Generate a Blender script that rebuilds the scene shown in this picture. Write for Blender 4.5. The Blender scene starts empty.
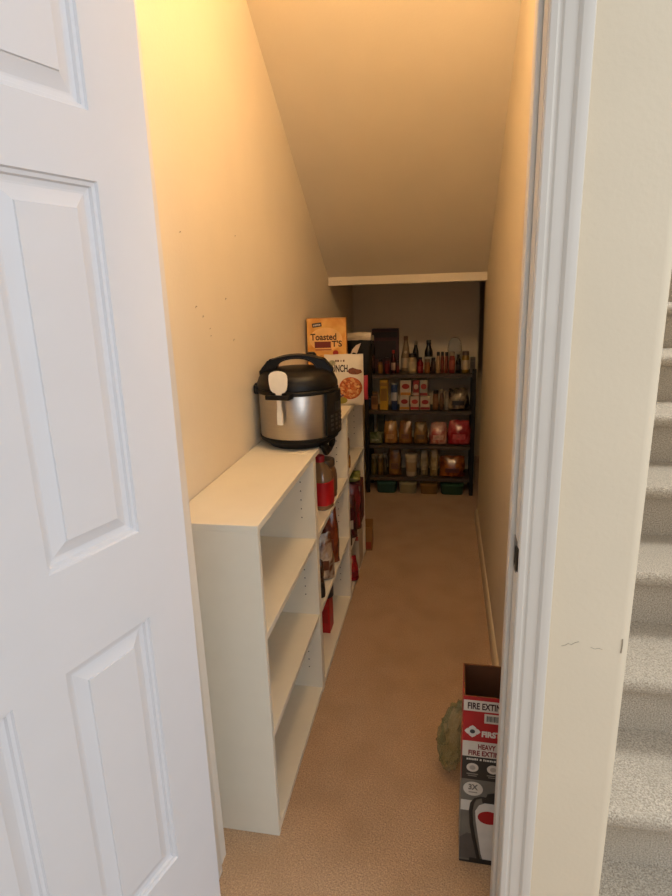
import bpy, bmesh, math, random
from mathutils import Vector, Matrix, noise

S = bpy.context.scene
COL = S.collection
random.seed(4)
R = math.radians

def lin(h):
    c = [int(h[i:i+2], 16)/255 for i in (0, 2, 4)]
    return tuple(x/12.92 if x <= .04045 else ((x+.055)/1.055)**2.4 for x in c)

# ------------------------------------------------------------------ camera
cam_d = bpy.data.cameras.new('camera')
cam_d.sensor_fit = 'VERTICAL'; cam_d.sensor_height = 36
cam_d.lens = 578.5154*36/896
cam_d.clip_start = .02
cam = bpy.data.objects.new('camera', cam_d); COL.objects.link(cam)
PITCH, YAW, ROLL = .2681, .1907, .0329
fw = Vector((-math.sin(YAW)*math.cos(PITCH), math.cos(YAW)*math.cos(PITCH), -math.sin(PITCH)))
rt = Vector((math.cos(YAW), math.sin(YAW), 0)); up = rt.cross(fw)
r2 = math.cos(ROLL)*rt - math.sin(ROLL)*up
u2 = math.sin(ROLL)*rt + math.cos(ROLL)*up
M = Matrix((( r2.x, u2.x, -fw.x, 0), (r2.y, u2.y, -fw.y, 0), (r2.z, u2.z, -fw.z, 1.36), (0, 0, 0, 1)))
cam.matrix_world = M
S.camera = cam

# ------------------------------------------------------------------ light and exposure
world = bpy.data.worlds.new('daylight'); S.world = world; world.use_nodes = True
bg = world.node_tree.nodes['Background']
wt = world.node_tree
wc = wt.nodes.new('ShaderNodeTexCoord'); ws = wt.nodes.new('ShaderNodeSeparateXYZ'); wr_ = wt.nodes.new('ShaderNodeValToRGB')
wt.links.new(wc.outputs['Generated'], ws.inputs[0]); wt.links.new(ws.outputs['Z'], wr_.inputs[0]); wt.links.new(wr_.outputs[0], bg.inputs[0])
wr_.color_ramp.elements[0].position = 0; wr_.color_ramp.elements[0].color = (.66, .68, .70, 1)
wr_.color_ramp.elements[1].position = .8; wr_.color_ramp.elements[1].color = (.86, .93, 1, 1)
bg.inputs[1].default_value = .74

def area(name, loc, target, sx, sy, power, color):
    l = bpy.data.lights.new(name, 'AREA'); l.shape = 'RECTANGLE'; l.size = sx; l.size_y = sy
    l.energy = power; l.color = color
    o = bpy.data.objects.new(name, l); COL.objects.link(o); o.location = loc
    o.rotation_euler = (Vector(target)-Vector(loc)).to_track_quat('-Z', 'Y').to_euler()
    return o
area('hall_window_light', (2.7, -.1, 2.5), (-.4, .6, .9), 1.4, 1.5, 36, (.86, .93, 1))
area('hall_fill_light', (1.5, -2.6, 1.9), (0, .9, .9), 1.0, 2.0, 25, (.95, .96, 1))  # added fill that brightens surfaces facing the hall, not a real source
area('stairwell_window_light', (.95, 2.6, 4.2), (.7, 2.0, 0), .9, .9, 74, (.95, .98, 1))

vs = S.view_settings
S.display_settings.display_device = 'sRGB'
vs.view_transform = 'Standard'; vs.look = 'None'; vs.gamma = 1; vs.use_curve_mapping = False
vs.exposure = 0.06
LAMP_POWER = 162.0
LAMP_COLOR = (1, .71, .41)

# ------------------------------------------------------------------ materials
def mat(name, color, rough=.6, metal=0, var=.06, scale=30, bump=0, bscale=200, spec=.5, alpha=1, trans=0, emit=0, stretch=None, bdist=.001, coat=0):
    m = bpy.data.materials.new(name); m.use_nodes = True
    nt = m.node_tree; b = nt.nodes['Principled BSDF']
    c = lin(color) if isinstance(color, str) else color
    tc = nt.nodes.new('ShaderNodeTexCoord')
    src = tc.outputs['Object']
    if stretch:
        mp = nt.nodes.new('ShaderNodeMapping'); mp.inputs['Scale'].default_value = stretch
        nt.links.new(src, mp.inputs[0]); src = mp.outputs[0]
    n = nt.nodes.new('ShaderNodeTexNoise'); n.inputs['Scale'].default_value = scale; n.inputs['Detail'].default_value = 4
    nt.links.new(src, n.inputs['Vector'])
    r = nt.nodes.new('ShaderNodeValToRGB')
    r.color_ramp.elements[0].position = .3; r.color_ramp.elements[1].position = .7
    r.color_ramp.elements[0].color = tuple(x*(1-var) for x in c)+(1,)
    r.color_ramp.elements[1].color = tuple(min(1, x*(1+var)) for x in c)+(1,)
    nt.links.new(n.outputs['Fac'], r.inputs[0]); nt.links.new(r.outputs[0], b.inputs['Base Color'])
    b.inputs['Roughness'].default_value = rough; b.inputs['Metallic'].default_value = metal
    b.inputs['Specular IOR Level'].default_value = spec
    b.inputs['Alpha'].default_value = alpha
    b.inputs['Transmission Weight'].default_value = trans
    b.inputs['Coat Weight'].default_value = coat
    if emit:
        b.inputs['Emission Color'].default_value = tuple(c)+(1,); b.inputs['Emission Strength'].default_value = emit
    if bump:
        n2 = nt.nodes.new('ShaderNodeTexNoise'); n2.inputs['Scale'].default_value = bscale; n2.inputs['Detail'].default_value = 3
        nt.links.new(tc.outputs['Object'], n2.inputs['Vector'])
        bp = nt.nodes.new('ShaderNodeBump'); bp.inputs['Strength'].default_value = bump; bp.inputs['Distance'].default_value = bdist
        nt.links.new(n2.outputs['Fac'], bp.inputs['Height']); nt.links.new(bp.outputs[0], b.inputs['Normal'])
    return m

_cache = {}
def cm(color, rough=.5, **k):
    key = (color, rough, tuple(sorted(k.items())))
    if key not in _cache: _cache[key] = mat('colour_'+color, color, rough, **k)
    return _cache[key]

def printed(c1, c2, rough=.35, scale=26):
    """packaging print: irregular patches of two colours"""
    key = ('printed', c1, c2, rough, scale)
    if key in _cache: return _cache[key]
    m = bpy.data.materials.new('print_'+c1+'_'+c2); m.use_nodes = True
    nt = m.node_tree; b = nt.nodes['Principled BSDF']; b.inputs['Roughness'].default_value = rough
    tc = nt.nodes.new('ShaderNodeTexCoord'); n = nt.nodes.new('ShaderNodeTexNoise')
    n.inputs['Scale'].default_value = scale; n.inputs['Detail'].default_value = 3; n.inputs['Distortion'].default_value = .6
    rp = nt.nodes.new('ShaderNodeValToRGB'); e = rp.color_ramp.elements
    e[0].position = .40; e[0].color = lin(c1)+(1,); e[1].position = .60; e[1].color = lin(c2)+(1,)
    nt.links.new(tc.outputs['Object'], n.inputs['Vector']); nt.links.new(n.outputs['Fac'], rp.inputs[0]); nt.links.new(rp.outputs[0], b.inputs['Base Color'])
    _cache[key] = m; return m

def carpet_mat(name, c1, c2, c3):
    m = bpy.data.materials.new(name); m.use_nodes = True
    nt = m.node_tree; b = nt.nodes['Principled BSDF']; L = nt.links.new
    b.inputs['Roughness'].default_value = .95; b.inputs['Specular IOR Level'].default_value = .1
    b.inputs['Sheen Weight'].default_value = .25; b.inputs['Sheen Roughness'].default_value = .6
    tc = nt.nodes.new('ShaderNodeTexCoord')
    def nz(sc, det):
        n = nt.nodes.new('ShaderNodeTexNoise'); n.inputs['Scale'].default_value = sc; n.inputs['Detail'].default_value = det
        L(tc.outputs['Object'], n.inputs['Vector']); return n
    fine = nz(260, 5); big = nz(7, 3); tuft = nz(150, 2)
    r = nt.nodes.new('ShaderNodeValToRGB')
    e = r.color_ramp.elements; e[0].position = .32; e[0].color = lin(c1)+(1,); e[1].position = .7; e[1].color = lin(c2)+(1,)
    L(fine.outputs['Fac'], r.inputs[0])
    mx = nt.nodes.new('ShaderNodeMix'); mx.data_type = 'RGBA'
    r2_ = nt.nodes.new('ShaderNodeValToRGB'); r2_.color_ramp.elements[0].position = .42; r2_.color_ramp.elements[1].position = .68
    L(big.outputs['Fac'], r2_.inputs[0])
    ml = nt.nodes.new('ShaderNodeMath'); ml.operation = 'MULTIPLY'; ml.inputs[1].default_value = .35
    L(r2_.outputs[0], ml.inputs[0]); L(ml.outputs[0], mx.inputs[0])
    L(r.outputs[0], mx.inputs[6]); mx.inputs[7].default_value = lin(c3)+(1,)
    L(mx.outputs[2], b.inputs['Base Color'])
    ad = nt.nodes.new('ShaderNodeMath'); ad.operation = 'ADD'; L(fine.outputs['Fac'], ad.inputs[0]); L(tuft.outputs['Fac'], ad.inputs[1])
    bp = nt.nodes.new('ShaderNodeBump'); bp.inputs['Strength'].default_value = .9; bp.inputs['Distance'].default_value = .0035
    L(ad.outputs[0], bp.inputs['Height']); L(bp.outputs[0], b.inputs['Normal'])
    return m

WALL = mat('wall_paint', 'e1d3ba', .75, var=.02, scale=6, bump=.35, bscale=110, bdist=.0012, spec=.3)
CEIL = mat('ceiling_paint', 'e1d3ba', .8, var=.02, scale=5, bump=.35, bscale=120, bdist=.0012, spec=.25)
CREAM = mat('cream_trim_paint', 'd6c6a8', .5, var=.015, scale=12, spec=.35)
TRIM = mat('trim_paint', 'd8d1c6', .42, var=.015, scale=12, bump=.06, bscale=60, spec=.45)
DOORP = mat('door_paint', 'd9d9dc', .5, var=.012, scale=10, bump=.03, bscale=90, bdist=.0006, spec=.4)
LAM = mat('white_laminate', 'ddd6c5', .42, var=.015, scale=18, spec=.4)
DARKHOLE = mat('hole_dark', '2a241c', .9)
CARPET = carpet_mat('carpet_closet', '967659', 'cbaa82', '967650')
SCARPET = carpet_mat('carpet_stairs', '928574', 'dacdb9', 'b0a491')
BLK = mat('black_plastic', '0d0c0b', .5, spec=.28)
BLKG = mat('black_gloss', '0b0a09', .42, spec=.28)
STEEL = mat('brushed_steel', 'b5afa8', .34, 1, var=.06, scale=14, stretch=(1, 1, 60))
RACK = mat('black_rack_metal', '17120f', .5, spec=.4)
WHITEP = mat('white_plastic', 'ece6d8', .4)
NICKEL = mat('nickel', '8d8a85', .35, 1)

# ------------------------------------------------------------------ mesh helpers
def obj(name, bm, m, parent=None, smooth=None, loc=None):
    bmesh.ops.recalc_face_normals(bm, faces=bm.faces)
    me = bpy.data.meshes.new(name); bm.to_mesh(me); bm.free()
    for x in (m if isinstance(m, (list, tuple)) else [m]): me.materials.append(x)
    if smooth:
        for p in me.polygons: p.use_smooth = True
        try: me.set_sharp_from_angle(angle=R(smooth))
        except Exception: pass
    o = bpy.data.objects.new(name, me); COL.objects.link(o)
    if parent: o.parent = parent
    if loc: o.location = loc
    return o

def tag(o, label, cat, group=None):
    o['label'] = label; o['category'] = cat
    if group: o['group'] = group
    return o

def thing(name, label, cat, loc, rz=0, group=None):
    o = bpy.data.objects.new(name, None); COL.objects.link(o); o.empty_display_size = .05
    o.location = loc; o.rotation_euler = (0, 0, rz)
    return tag(o, label, cat, group)

def struct(o):
    o['kind'] = 'structure'; return o

def box(x0, x1, y0, y1, z0, z1, bev=0, seg=2, bm=None):
    bm = bm or bmesh.new()
    v = [bm.verts.new((x, y, z)) for z in (z0, z1) for y in (y0, y1) for x in (x0, x1)]
    fs = [bm.faces.new([v[i] for i in q]) for q in ((0, 2, 3, 1), (4, 5, 7, 6), (0, 1, 5, 4), (2, 6, 7, 3), (0, 4, 6, 2), (1, 3, 7, 5))]
    if bev:
        es = list({e for f in fs for e in f.edges})
        bmesh.ops.bevel(bm, geom=es, offset=bev, segments=seg, affect='EDGES', profile=.5)
    return bm

def prism(pts, axis, a, b, bm=None):
    """closed outline pts extruded along axis x, y or z between a and b"""
    bm = bm or bmesh.new()
    def P(p, t):
        return {'x': (t, p[0], p[1]), 'y': (p[0], t, p[1]), 'z': (p[0], p[1], t)}[axis]
    A = [bm.verts.new(P(p, a)) for p in pts]; B = [bm.verts.new(P(p, b)) for p in pts]
    n = len(pts)
    bm.faces.new(A); bm.faces.new(B[::-1])
    for i in range(n): bm.faces.new((A[i], A[(i+1) % n], B[(i+1) % n], B[i]))
    return bm

def lathe(prof, seg=24, bm=None, cx=0, cy=0, sx=1, sy=1, power=2):
    """prof = list of (r, z); closes at the ends; power > 2 makes a squarer section"""
    bm = bm or bmesh.new(); rings = []
    for r, z in prof:
        ring = []
        for i in range(seg):
            t = 2*math.pi*i/seg; c, s = math.cos(t), math.sin(t)
            if power != 2:
                k = (abs(c)**power+abs(s)**power)**(-1/power); c, s = c*k, s*k
            ring.append(bm.verts.new((cx+max(r, 1e-4)*c*sx, cy+max(r, 1e-4)*s*sy, z)))
        rings.append(ring)
    for a, b in zip(rings, rings[1:]):
        for i in range(seg): bm.faces.new((a[i], a[(i+1) % seg], b[(i+1) % seg], b[i]))
    bm.faces.new(rings[0][::-1]); bm.faces.new(rings[-1])
    return bm

def tube(pts, r, seg=8, bm=None, flat=1):
    bm = bm or bmesh.new(); pts = [Vector(p) for p in pts]; rings = []
    for i, p in enumerate(pts):
        d = (pts[min(i+1, len(pts)-1)]-pts[max(i-1, 0)]).normalized()
        a = d.orthogonal().normalized() if i == 0 else (a-d*a.dot(d)).normalized()
        b = d.cross(a); rr = r[i] if isinstance(r, (list, tuple)) else r
        rings.append([bm.verts.new(p+(a*math.cos(2*math.pi*k/seg)+b*math.sin(2*math.pi*k/seg)*flat)*rr) for k in range(seg)])
    for A, B in zip(rings, rings[1:]):
        for k in range(seg): bm.faces.new((A[k], A[(k+1) % seg], B[(k+1) % seg], B[k]))
    bm.faces.new(rings[0][::-1]); bm.faces.new(rings[-1])
    return bm

def outline_plate(pts, thick, bm=None):
    """a flat shape in the x-z plane facing -y, thick deep"""
    return prism(pts, 'y', 0, -thick, bm)

def ell(cx, cz, rx, rz, n=20, a0=0, a1=360):
    return [(cx+rx*math.cos(R(a0+(a1-a0)*i/n)), cz+rz*math.sin(R(a0+(a1-a0)*i/n))) for i in range(n)]

def text(name, body, size, x, z, y, m, parent, width=None, bold=0, align='LEFT', shear=0):
    """raised printed lettering facing -y on its parent"""
    cu = bpy.data.curves.new(name, 'FONT'); cu.body = body; cu.size = size; cu.extrude = .0002
    cu.offset = bold; cu.align_x = align; cu.shear = shear; cu.resolution_u = 3
    t = bpy.data.objects.new(name, cu); COL.objects.link(t)
    bpy.context.view_layer.update()
    me = bpy.data.meshes.new_from_object(t.evaluated_get(bpy.context.evaluated_depsgraph_get()))
    bpy.data.objects.remove(t); me.name = name
    xs = [v.co.x for v in me.vertices]
    k = width/(max(xs)-min(xs)) if width else 1
    for v in me.vertices: v.co = Vector((v.co.x*k, -v.co.z, v.co.y))
    me.materials.clear(); me.materials.append(m)
    o = bpy.data.objects.new(name, me); COL.objects.link(o); o.parent = parent; o.location = (x, y, z)
    return o

def print_on(o, w, d, h, lift=.002):
    """lays a flat printed shape onto the bulging front of a pouch"""
    L = o.location.copy(); o.location = (0, 0, 0)
    for v in o.data.vertices:
        x, y, z = v.co.x+L.x, v.co.y, v.co.z+L.z
        s = min(1, abs(x)/(w/2)); t = max(0, min(1, z/h))
        prof = (min(1, (t+.04)/.12))**.5*(1-max(0, (t-.35)/(1-.35))**1.6)
        v.co = Vector((x, y-(d/2*max(0, 1-s**2.6)**.6*prof)-lift, z))
    return o

def dashes(x0, x1, z, hgt, seed=1):
    """a line of print too small to read: short raised marks"""
    rg = random.Random(seed); bm = bmesh.new(); x = x0
    while x < x1-hgt*.4:
        w_ = hgt*(.45+.5*rg.random()); box(x, min(x+w_, x1), -.0005, 0, z, z+hgt*(.75+.25*rg.random()), bm=bm); x += w_+hgt*(.22 if rg.random() < .8 else .7)
    return bm

def subdivide_long(bm, cuts=6):
    bmesh.ops.triangulate(bm, faces=bm.faces); bmesh.ops.subdivide_edges(bm, edges=bm.edges, cuts=cuts, use_grid_fill=True); return bm

def pouch(w, d, h, nx=14, nz=16, seal=.06, crumple=.006, seed=0, taper=0):
    """a filled soft bag: closed shell standing on z=0, flat sealed top, wrinkled"""
    bm = bmesh.new(); front = []; back = []
    for side, store in ((-1, front), (1, back)):
        for j in range(nz+1):
            row = []; t = j/nz
            prof = (min(1, (t+.04)/.12))**.5*(1-max(0, (t-.35)/(1-.35))**1.6) if t < 1 else 0
            for i in range(nx+1):
                s = i/nx*2-1
                bulge = max(0, 1-abs(s)**2.6)**.6*prof
                if t > 1-seal: bulge = 0
                q = Vector((s*9*w+seed*3.1, t*14*h+side*2+seed, seed*1.7))
                k = noise.noise(Vector((s*2.2+seed, t*3.1, side*3+seed)))*crumple+noise.noise(Vector((s*6+seed, t*7, side*5)))*crumple*.5
                edge = i in (0, nx) or j in (0, nz)
                x = s*w/2*(1-.05*prof*(1-abs(s)))+ (noise.noise(Vector((t*4, s+seed, 0)))*crumple*.6)
                y = side*(d/2*bulge+ (0.0008 if not edge else 0)) + (0 if edge else side*abs(k)*min(1, bulge*4))
                x *= 1-taper*max(0, t-.45)
                z = t*h+noise.noise(Vector((s*2.5, seed*2.3, 1)))*crumple*.8*t
                row.append(bm.verts.new((x, y, z)))
            store.append(row)
    for g in (front, back):
        for j in range(nz):
            for i in range(nx): bm.faces.new((g[j][i], g[j][i+1], g[j+1][i+1], g[j+1][i]))
    def bridge(a, b):
        for i in range(len(a)-1): bm.faces.new((a[i], a[i+1], b[i+1], b[i]))
    bridge(front[0], back[0]); bridge(front[-1], back[-1])
    bridge([r[0] for r in front], [r[0] for r in back]); bridge([r[-1] for r in front], [r[-1] for r in back])
    bmesh.ops.remove_doubles(bm, verts=bm.verts, dist=1e-6)
    return bm

# ------------------------------------------------------------------ the setting
XL, XR = -.621, .203            # closet side walls
YD, YI = .934, 1.054            # hall face and closet face of the front wall
YB = 3.985; YH = 3.155          # back wall; end of the sloped ceiling
JL, JR = -.519, .126            # door jamb faces

bm = box(-3, 3.2, -3, 4.8, -.06, 0)
struct(obj('floor', bm, CARPET))
struct(obj('floor_stairwell', box(.321, 1.32, YD-.01, 1.24, 0, .0012), SCARPET))

struct(obj('wall_left', box(XL-.1, XL, YI, YB+.1, 0, 2.9), WALL))
struct(obj('wall_back', box(XL-.1, .214, YB, YB+.1, 0, 1.5), WALL))
# front wall piece, bullnosed corner and the partition between closet and stairs in one
arc = [(.32-.018+.018*math.sin(R(a)), YD+.018-.018*math.cos(R(a))) for a in range(0, 91, 15)]
pts = [(JR+.012, YD)]+arc+[(.32, 3.295), (XR, 3.295), (XR, YI), (JR+.012, YI)]
struct(obj('wall_right', prism(pts, 'z', 0, 2.9), WALL, smooth=40))
struct(obj('wall_recess', prism([(.319, 3.295), (.36, 3.295), (.36, 4.72), (.08, 4.72), (.08, 4.08), (.10, 4.08), (.10, 4.70), (.319, 4.70)], 'z', 0, 1.5), WALL))
struct(obj('wall_front', box(-2.6, JL-.012, YD, YI, 0, 2.9), WALL))
struct(obj('wall_front_above_door', box(JL-.012, JR+.012, YD, YI, 2.06, 2.9), WALL))
struct(obj('wall_stairwell', box(1.32, 1.42, YD, 4.2, 0, 4.4), WALL))

# sloped underside of the stairs above, its end lip, the low ceiling beyond and the flat piece by the door
k = .695
yt = YH-(2.74-1.42)/k
prof = [(YI, 2.74), (yt, 2.74), (YH, 1.42), (YH, 1.378), (4.72, 1.378), (4.72, 1.5), (YH+.1, 1.5), (yt+.1, 2.86), (YI, 2.86)]
struct(obj('ceiling', prism(prof, 'x', XL-.05, .36), CEIL))

# scuffs and dents in the paint of the partition by the stairs and of the closet wall
SCUFF = mat('scuff_mark', 'a89b86', .9)
def scuff(name, pts, r, parent=None):
    return struct(obj(name, tube(pts, r, 5), SCUFF))
yy = YD-.0002
scuff('trim_scuff', [(.208, yy, .748), (.214, yy, .750), (.219, yy, .754), (.224, yy, .752), (.229, yy, .756), (.236, yy, .759)], .0006)
scuff('trim_scuff', [(.256, yy, .750), (.263, yy, .747), (.269, yy, .749), (.275, yy, .747)], .0005)
scuff('trim_scuff', [(.3055, yy, .770), (.306, yy, .757), (.3052, yy, .743)], .0012)
xx = XL+.0003
for y, z, l in ((1.36, 1.50, .006), (1.45, 1.30, .008), (1.49, 1.267, .005), (1.492, 1.248, .005), (1.41, 1.325, .010), (1.62, 1.34, .010), (1.66, 1.22, .012), (1.74, 1.52, .006)):
    scuff('trim_scuff', [(xx, y, z), (xx, y+l*.4, z+l*.5), (xx, y+l, z+l*.3)], .0009)

# baseboard along the partition, turning its end
def bb_prof(s): return [(0, 0), (.012*s, 0), (.012*s, .062), (.009*s, .072), (.005*s, .079), (0, .082)]
struct(obj('baseboard_right', prism([(XR+x, z) for x, z in bb_prof(-1)], 'y', YI, 3.300), CREAM))
struct(obj('baseboard_left', prism([(XL+x, z) for x, z in bb_prof(1)], 'y', YI, 1.12), TRIM))
struct(obj('baseboard_back', prism([(YB+x, z) for x, z in bb_prof(-1)], 'x', XL, .200), CREAM))

# door frame: jambs with stops, head, casing
def jamb(s, xf):
    t = .014
    xs = [xf, xf+s*t]
    bm = box(min(xs), max(xs), YD-.001, YI+.001, 0, 2.06)
    xs = [xf-s*.008, xf]
    box(min(xs), max(xs), YD+.040, YD+.078, 0, 2.045, .002, 2, bm)
    return bm
struct(obj('trim_1', jamb(1, JR), TRIM, smooth=40))
struct(obj('trim_2', jamb(-1, JL), TRIM, smooth=40))
bm = box(JL, JR, YD-.001, YI+.001, 2.045, 2.06); box(JL, JR, YD+.04, YD+.078, 2.034, 2.045, bm=bm)
struct(obj('trim_3', bm, TRIM))
CAS = [(0, 0), (0, -.009), (.002, -.0115), (.010, -.0125), (.013, -.0100), (.016, -.0095), (.019, -.0125), (.033, -.0135), (.036, -.0125), (.0375, -.0150), (.041, -.0180), (.0455, -.0185), (.052, -.0185), (.0555, -.0175), (.057, -.0150), (.057, 0)]
struct(obj('trim_4', prism([(JR+.001+x, YD+y) for x, y in CAS], 'z', 0, 2.11), TRIM, smooth=25))
struct(obj('trim_5', prism([(JL-.005-x, YD+y) for x, y in CAS], 'z', 0, 2.11), TRIM, smooth=25))
struct(obj('trim_6', prism([(YD+y, 2.05+x) for x, y in CAS], 'x', JL-.06, JR+.06), TRIM, smooth=25))

# strike plate in the jamb, with its dark latch hole and curved lip
sp = struct(thing('trim_strike_plate', 'x', 'x', (JR, YD, .909)))
for kk in ('label', 'category'): del sp[kk]
obj('plate', box(-.0016, 0, .006, .038, -.029, .029, .0008), NICKEL, sp)
obj('latch_hole', box(-.0022, -.0012, .010, .022, -.016, .016), DARKHOLE, sp)
lip = [(-.0018, .010), (-.0018, .002), (-.0005, -.006), (.004, -.0115), (.0045, -.0100), (.0010, -.004), (0, .002), (0, .010)]
obj('lip', prism(lip, 'z', -.021, .021), mat('dark_bronze', '1c1712', .35, .8), sp)

# the six panel door, opened towards the hall
def door_leaf():
    bm = bmesh.new()
    us = [0, .1085, .2803, .365, .537, .640]; zs = [.012, .274, .8166, .9779, 1.5183, 1.6086, 1.90, 2.03]
    T = .035
    def V(u, z, d): return bm.verts.new((-u, d, z))     # d > 0 into the leaf
    def quad(a, b, c, d): bm.faces.new((a, b, c, d))
    g = {(i, j): V(us[i], zs[j], 0) for i in range(6) for j in range(8)}
    for i in range(5):
        for j in range(7):
            c = [g[i, j], g[i+1, j], g[i+1, j+1], g[i, j+1]]
            if i in (1, 3) and j in (1, 3, 5):
                prev = c
                for ins, dep in ((.002, .0040), (.007, .0050), (.009, .0100), (.015, .0112), (.018, .0112), (.038, .0040), (.0390, .0015)):
                    nxt = [V(u, z, dep) for u, z in ((us[i]+ins, zs[j]+ins), (us[i+1]-ins, zs[j]+ins), (us[i+1]-ins, zs[j+1]-ins), (us[i]+ins, zs[j+1]-ins))]
                    for q in range(4): quad(prev[q], prev[(q+1) % 4], nxt[(q+1) % 4], nxt[q])
                    prev = nxt
                bm.faces.new(prev)
            else: bm.faces.new(c)
    b = {k_: V(us[k_[0]], zs[k_[1]], T) for k_ in ((0, 0), (5, 0), (0, 7), (5, 7))}
    bm.faces.new((b[0, 0], b[5, 0], b[5, 7], b[0, 7]))
    bm.faces.new([g[0, j] for j in range(8)]+[b[0, 7], b[0, 0]])
    bm.faces.new([g[5, j] for j in range(8)]+[b[5, 7], b[5, 0]])
    bm.faces.new([g[i, 0] for i in range(6)]+[b[5, 0], b[0, 0]])
    bm.faces.new([g[i, 7] for i in range(6)]+[b[5, 7], b[0, 7]])
    return bm
# leaf local axes: -x from the hinge outwards, -y is the face the camera sees
door = struct(obj('door_1', door_leaf(), DOORP))
a = .2913
d = Vector((math.sin(a), math.cos(a), 0)); n = Vector((-math.cos(a), math.sin(a), 0))
lean = .0118
zx = Vector((lean, 0, 1)).normalized()
n = (n-zx*n.dot(zx)).normalized(); d = n.cross(zx)
door.matrix_world = Matrix(((d.x, n.x, zx.x, -.4795), (d.y, n.y, zx.y, .925), (d.z, n.z, zx.z, 0), (0, 0, 0, 1)))
bm = bmesh.new()
for x, dd in ((-.580, 1), ):
    lathe([(.030, 0), (.031, .004), (.012, .008), (.011, .03), (.024, .040), (.028, .052), (.022, .062), (.001, .064)], 24, bm)
kn = obj('door_handle', bm, NICKEL, door, smooth=40)
kn.matrix_parent_inverse = Matrix.Identity(4); kn.location = (-.580, 0, .93); kn.rotation_euler = (R(90), 0, 0)
for z in (.28, 1.05, 1.80):
    obj('hinge', lathe([(.006, -.044), (.006, .044)], 10, cx=.004, cy=.030), NICKEL, door, smooth=40, loc=(0, 0, z))

# carpeted stairs
st = bpy.data.objects.new('staircase', None); COL.objects.link(st); st.location = (.82, 1.186, 0); struct(st)
RUN, RISE = .25, .1795
for k_ in range(11):
    y0, z0 = k_*RUN, k_*RISE; z1 = z0+RISE
    pr = [(y0, 0), (y0, z1-.042)]
    pr += [(y0-.022-.0+.020*math.cos(R(t)), z1-.021+.021*math.sin(R(t))) for t in range(270, 89, -15)]
    pr += [(y0+RUN*.33, z1), (y0+RUN*.66, z1), (y0+RUN, z1), (y0+RUN, 0)]
    obj('step', prism(pr, 'x', -.497, .497), SCARPET, st, smooth=50)

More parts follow.
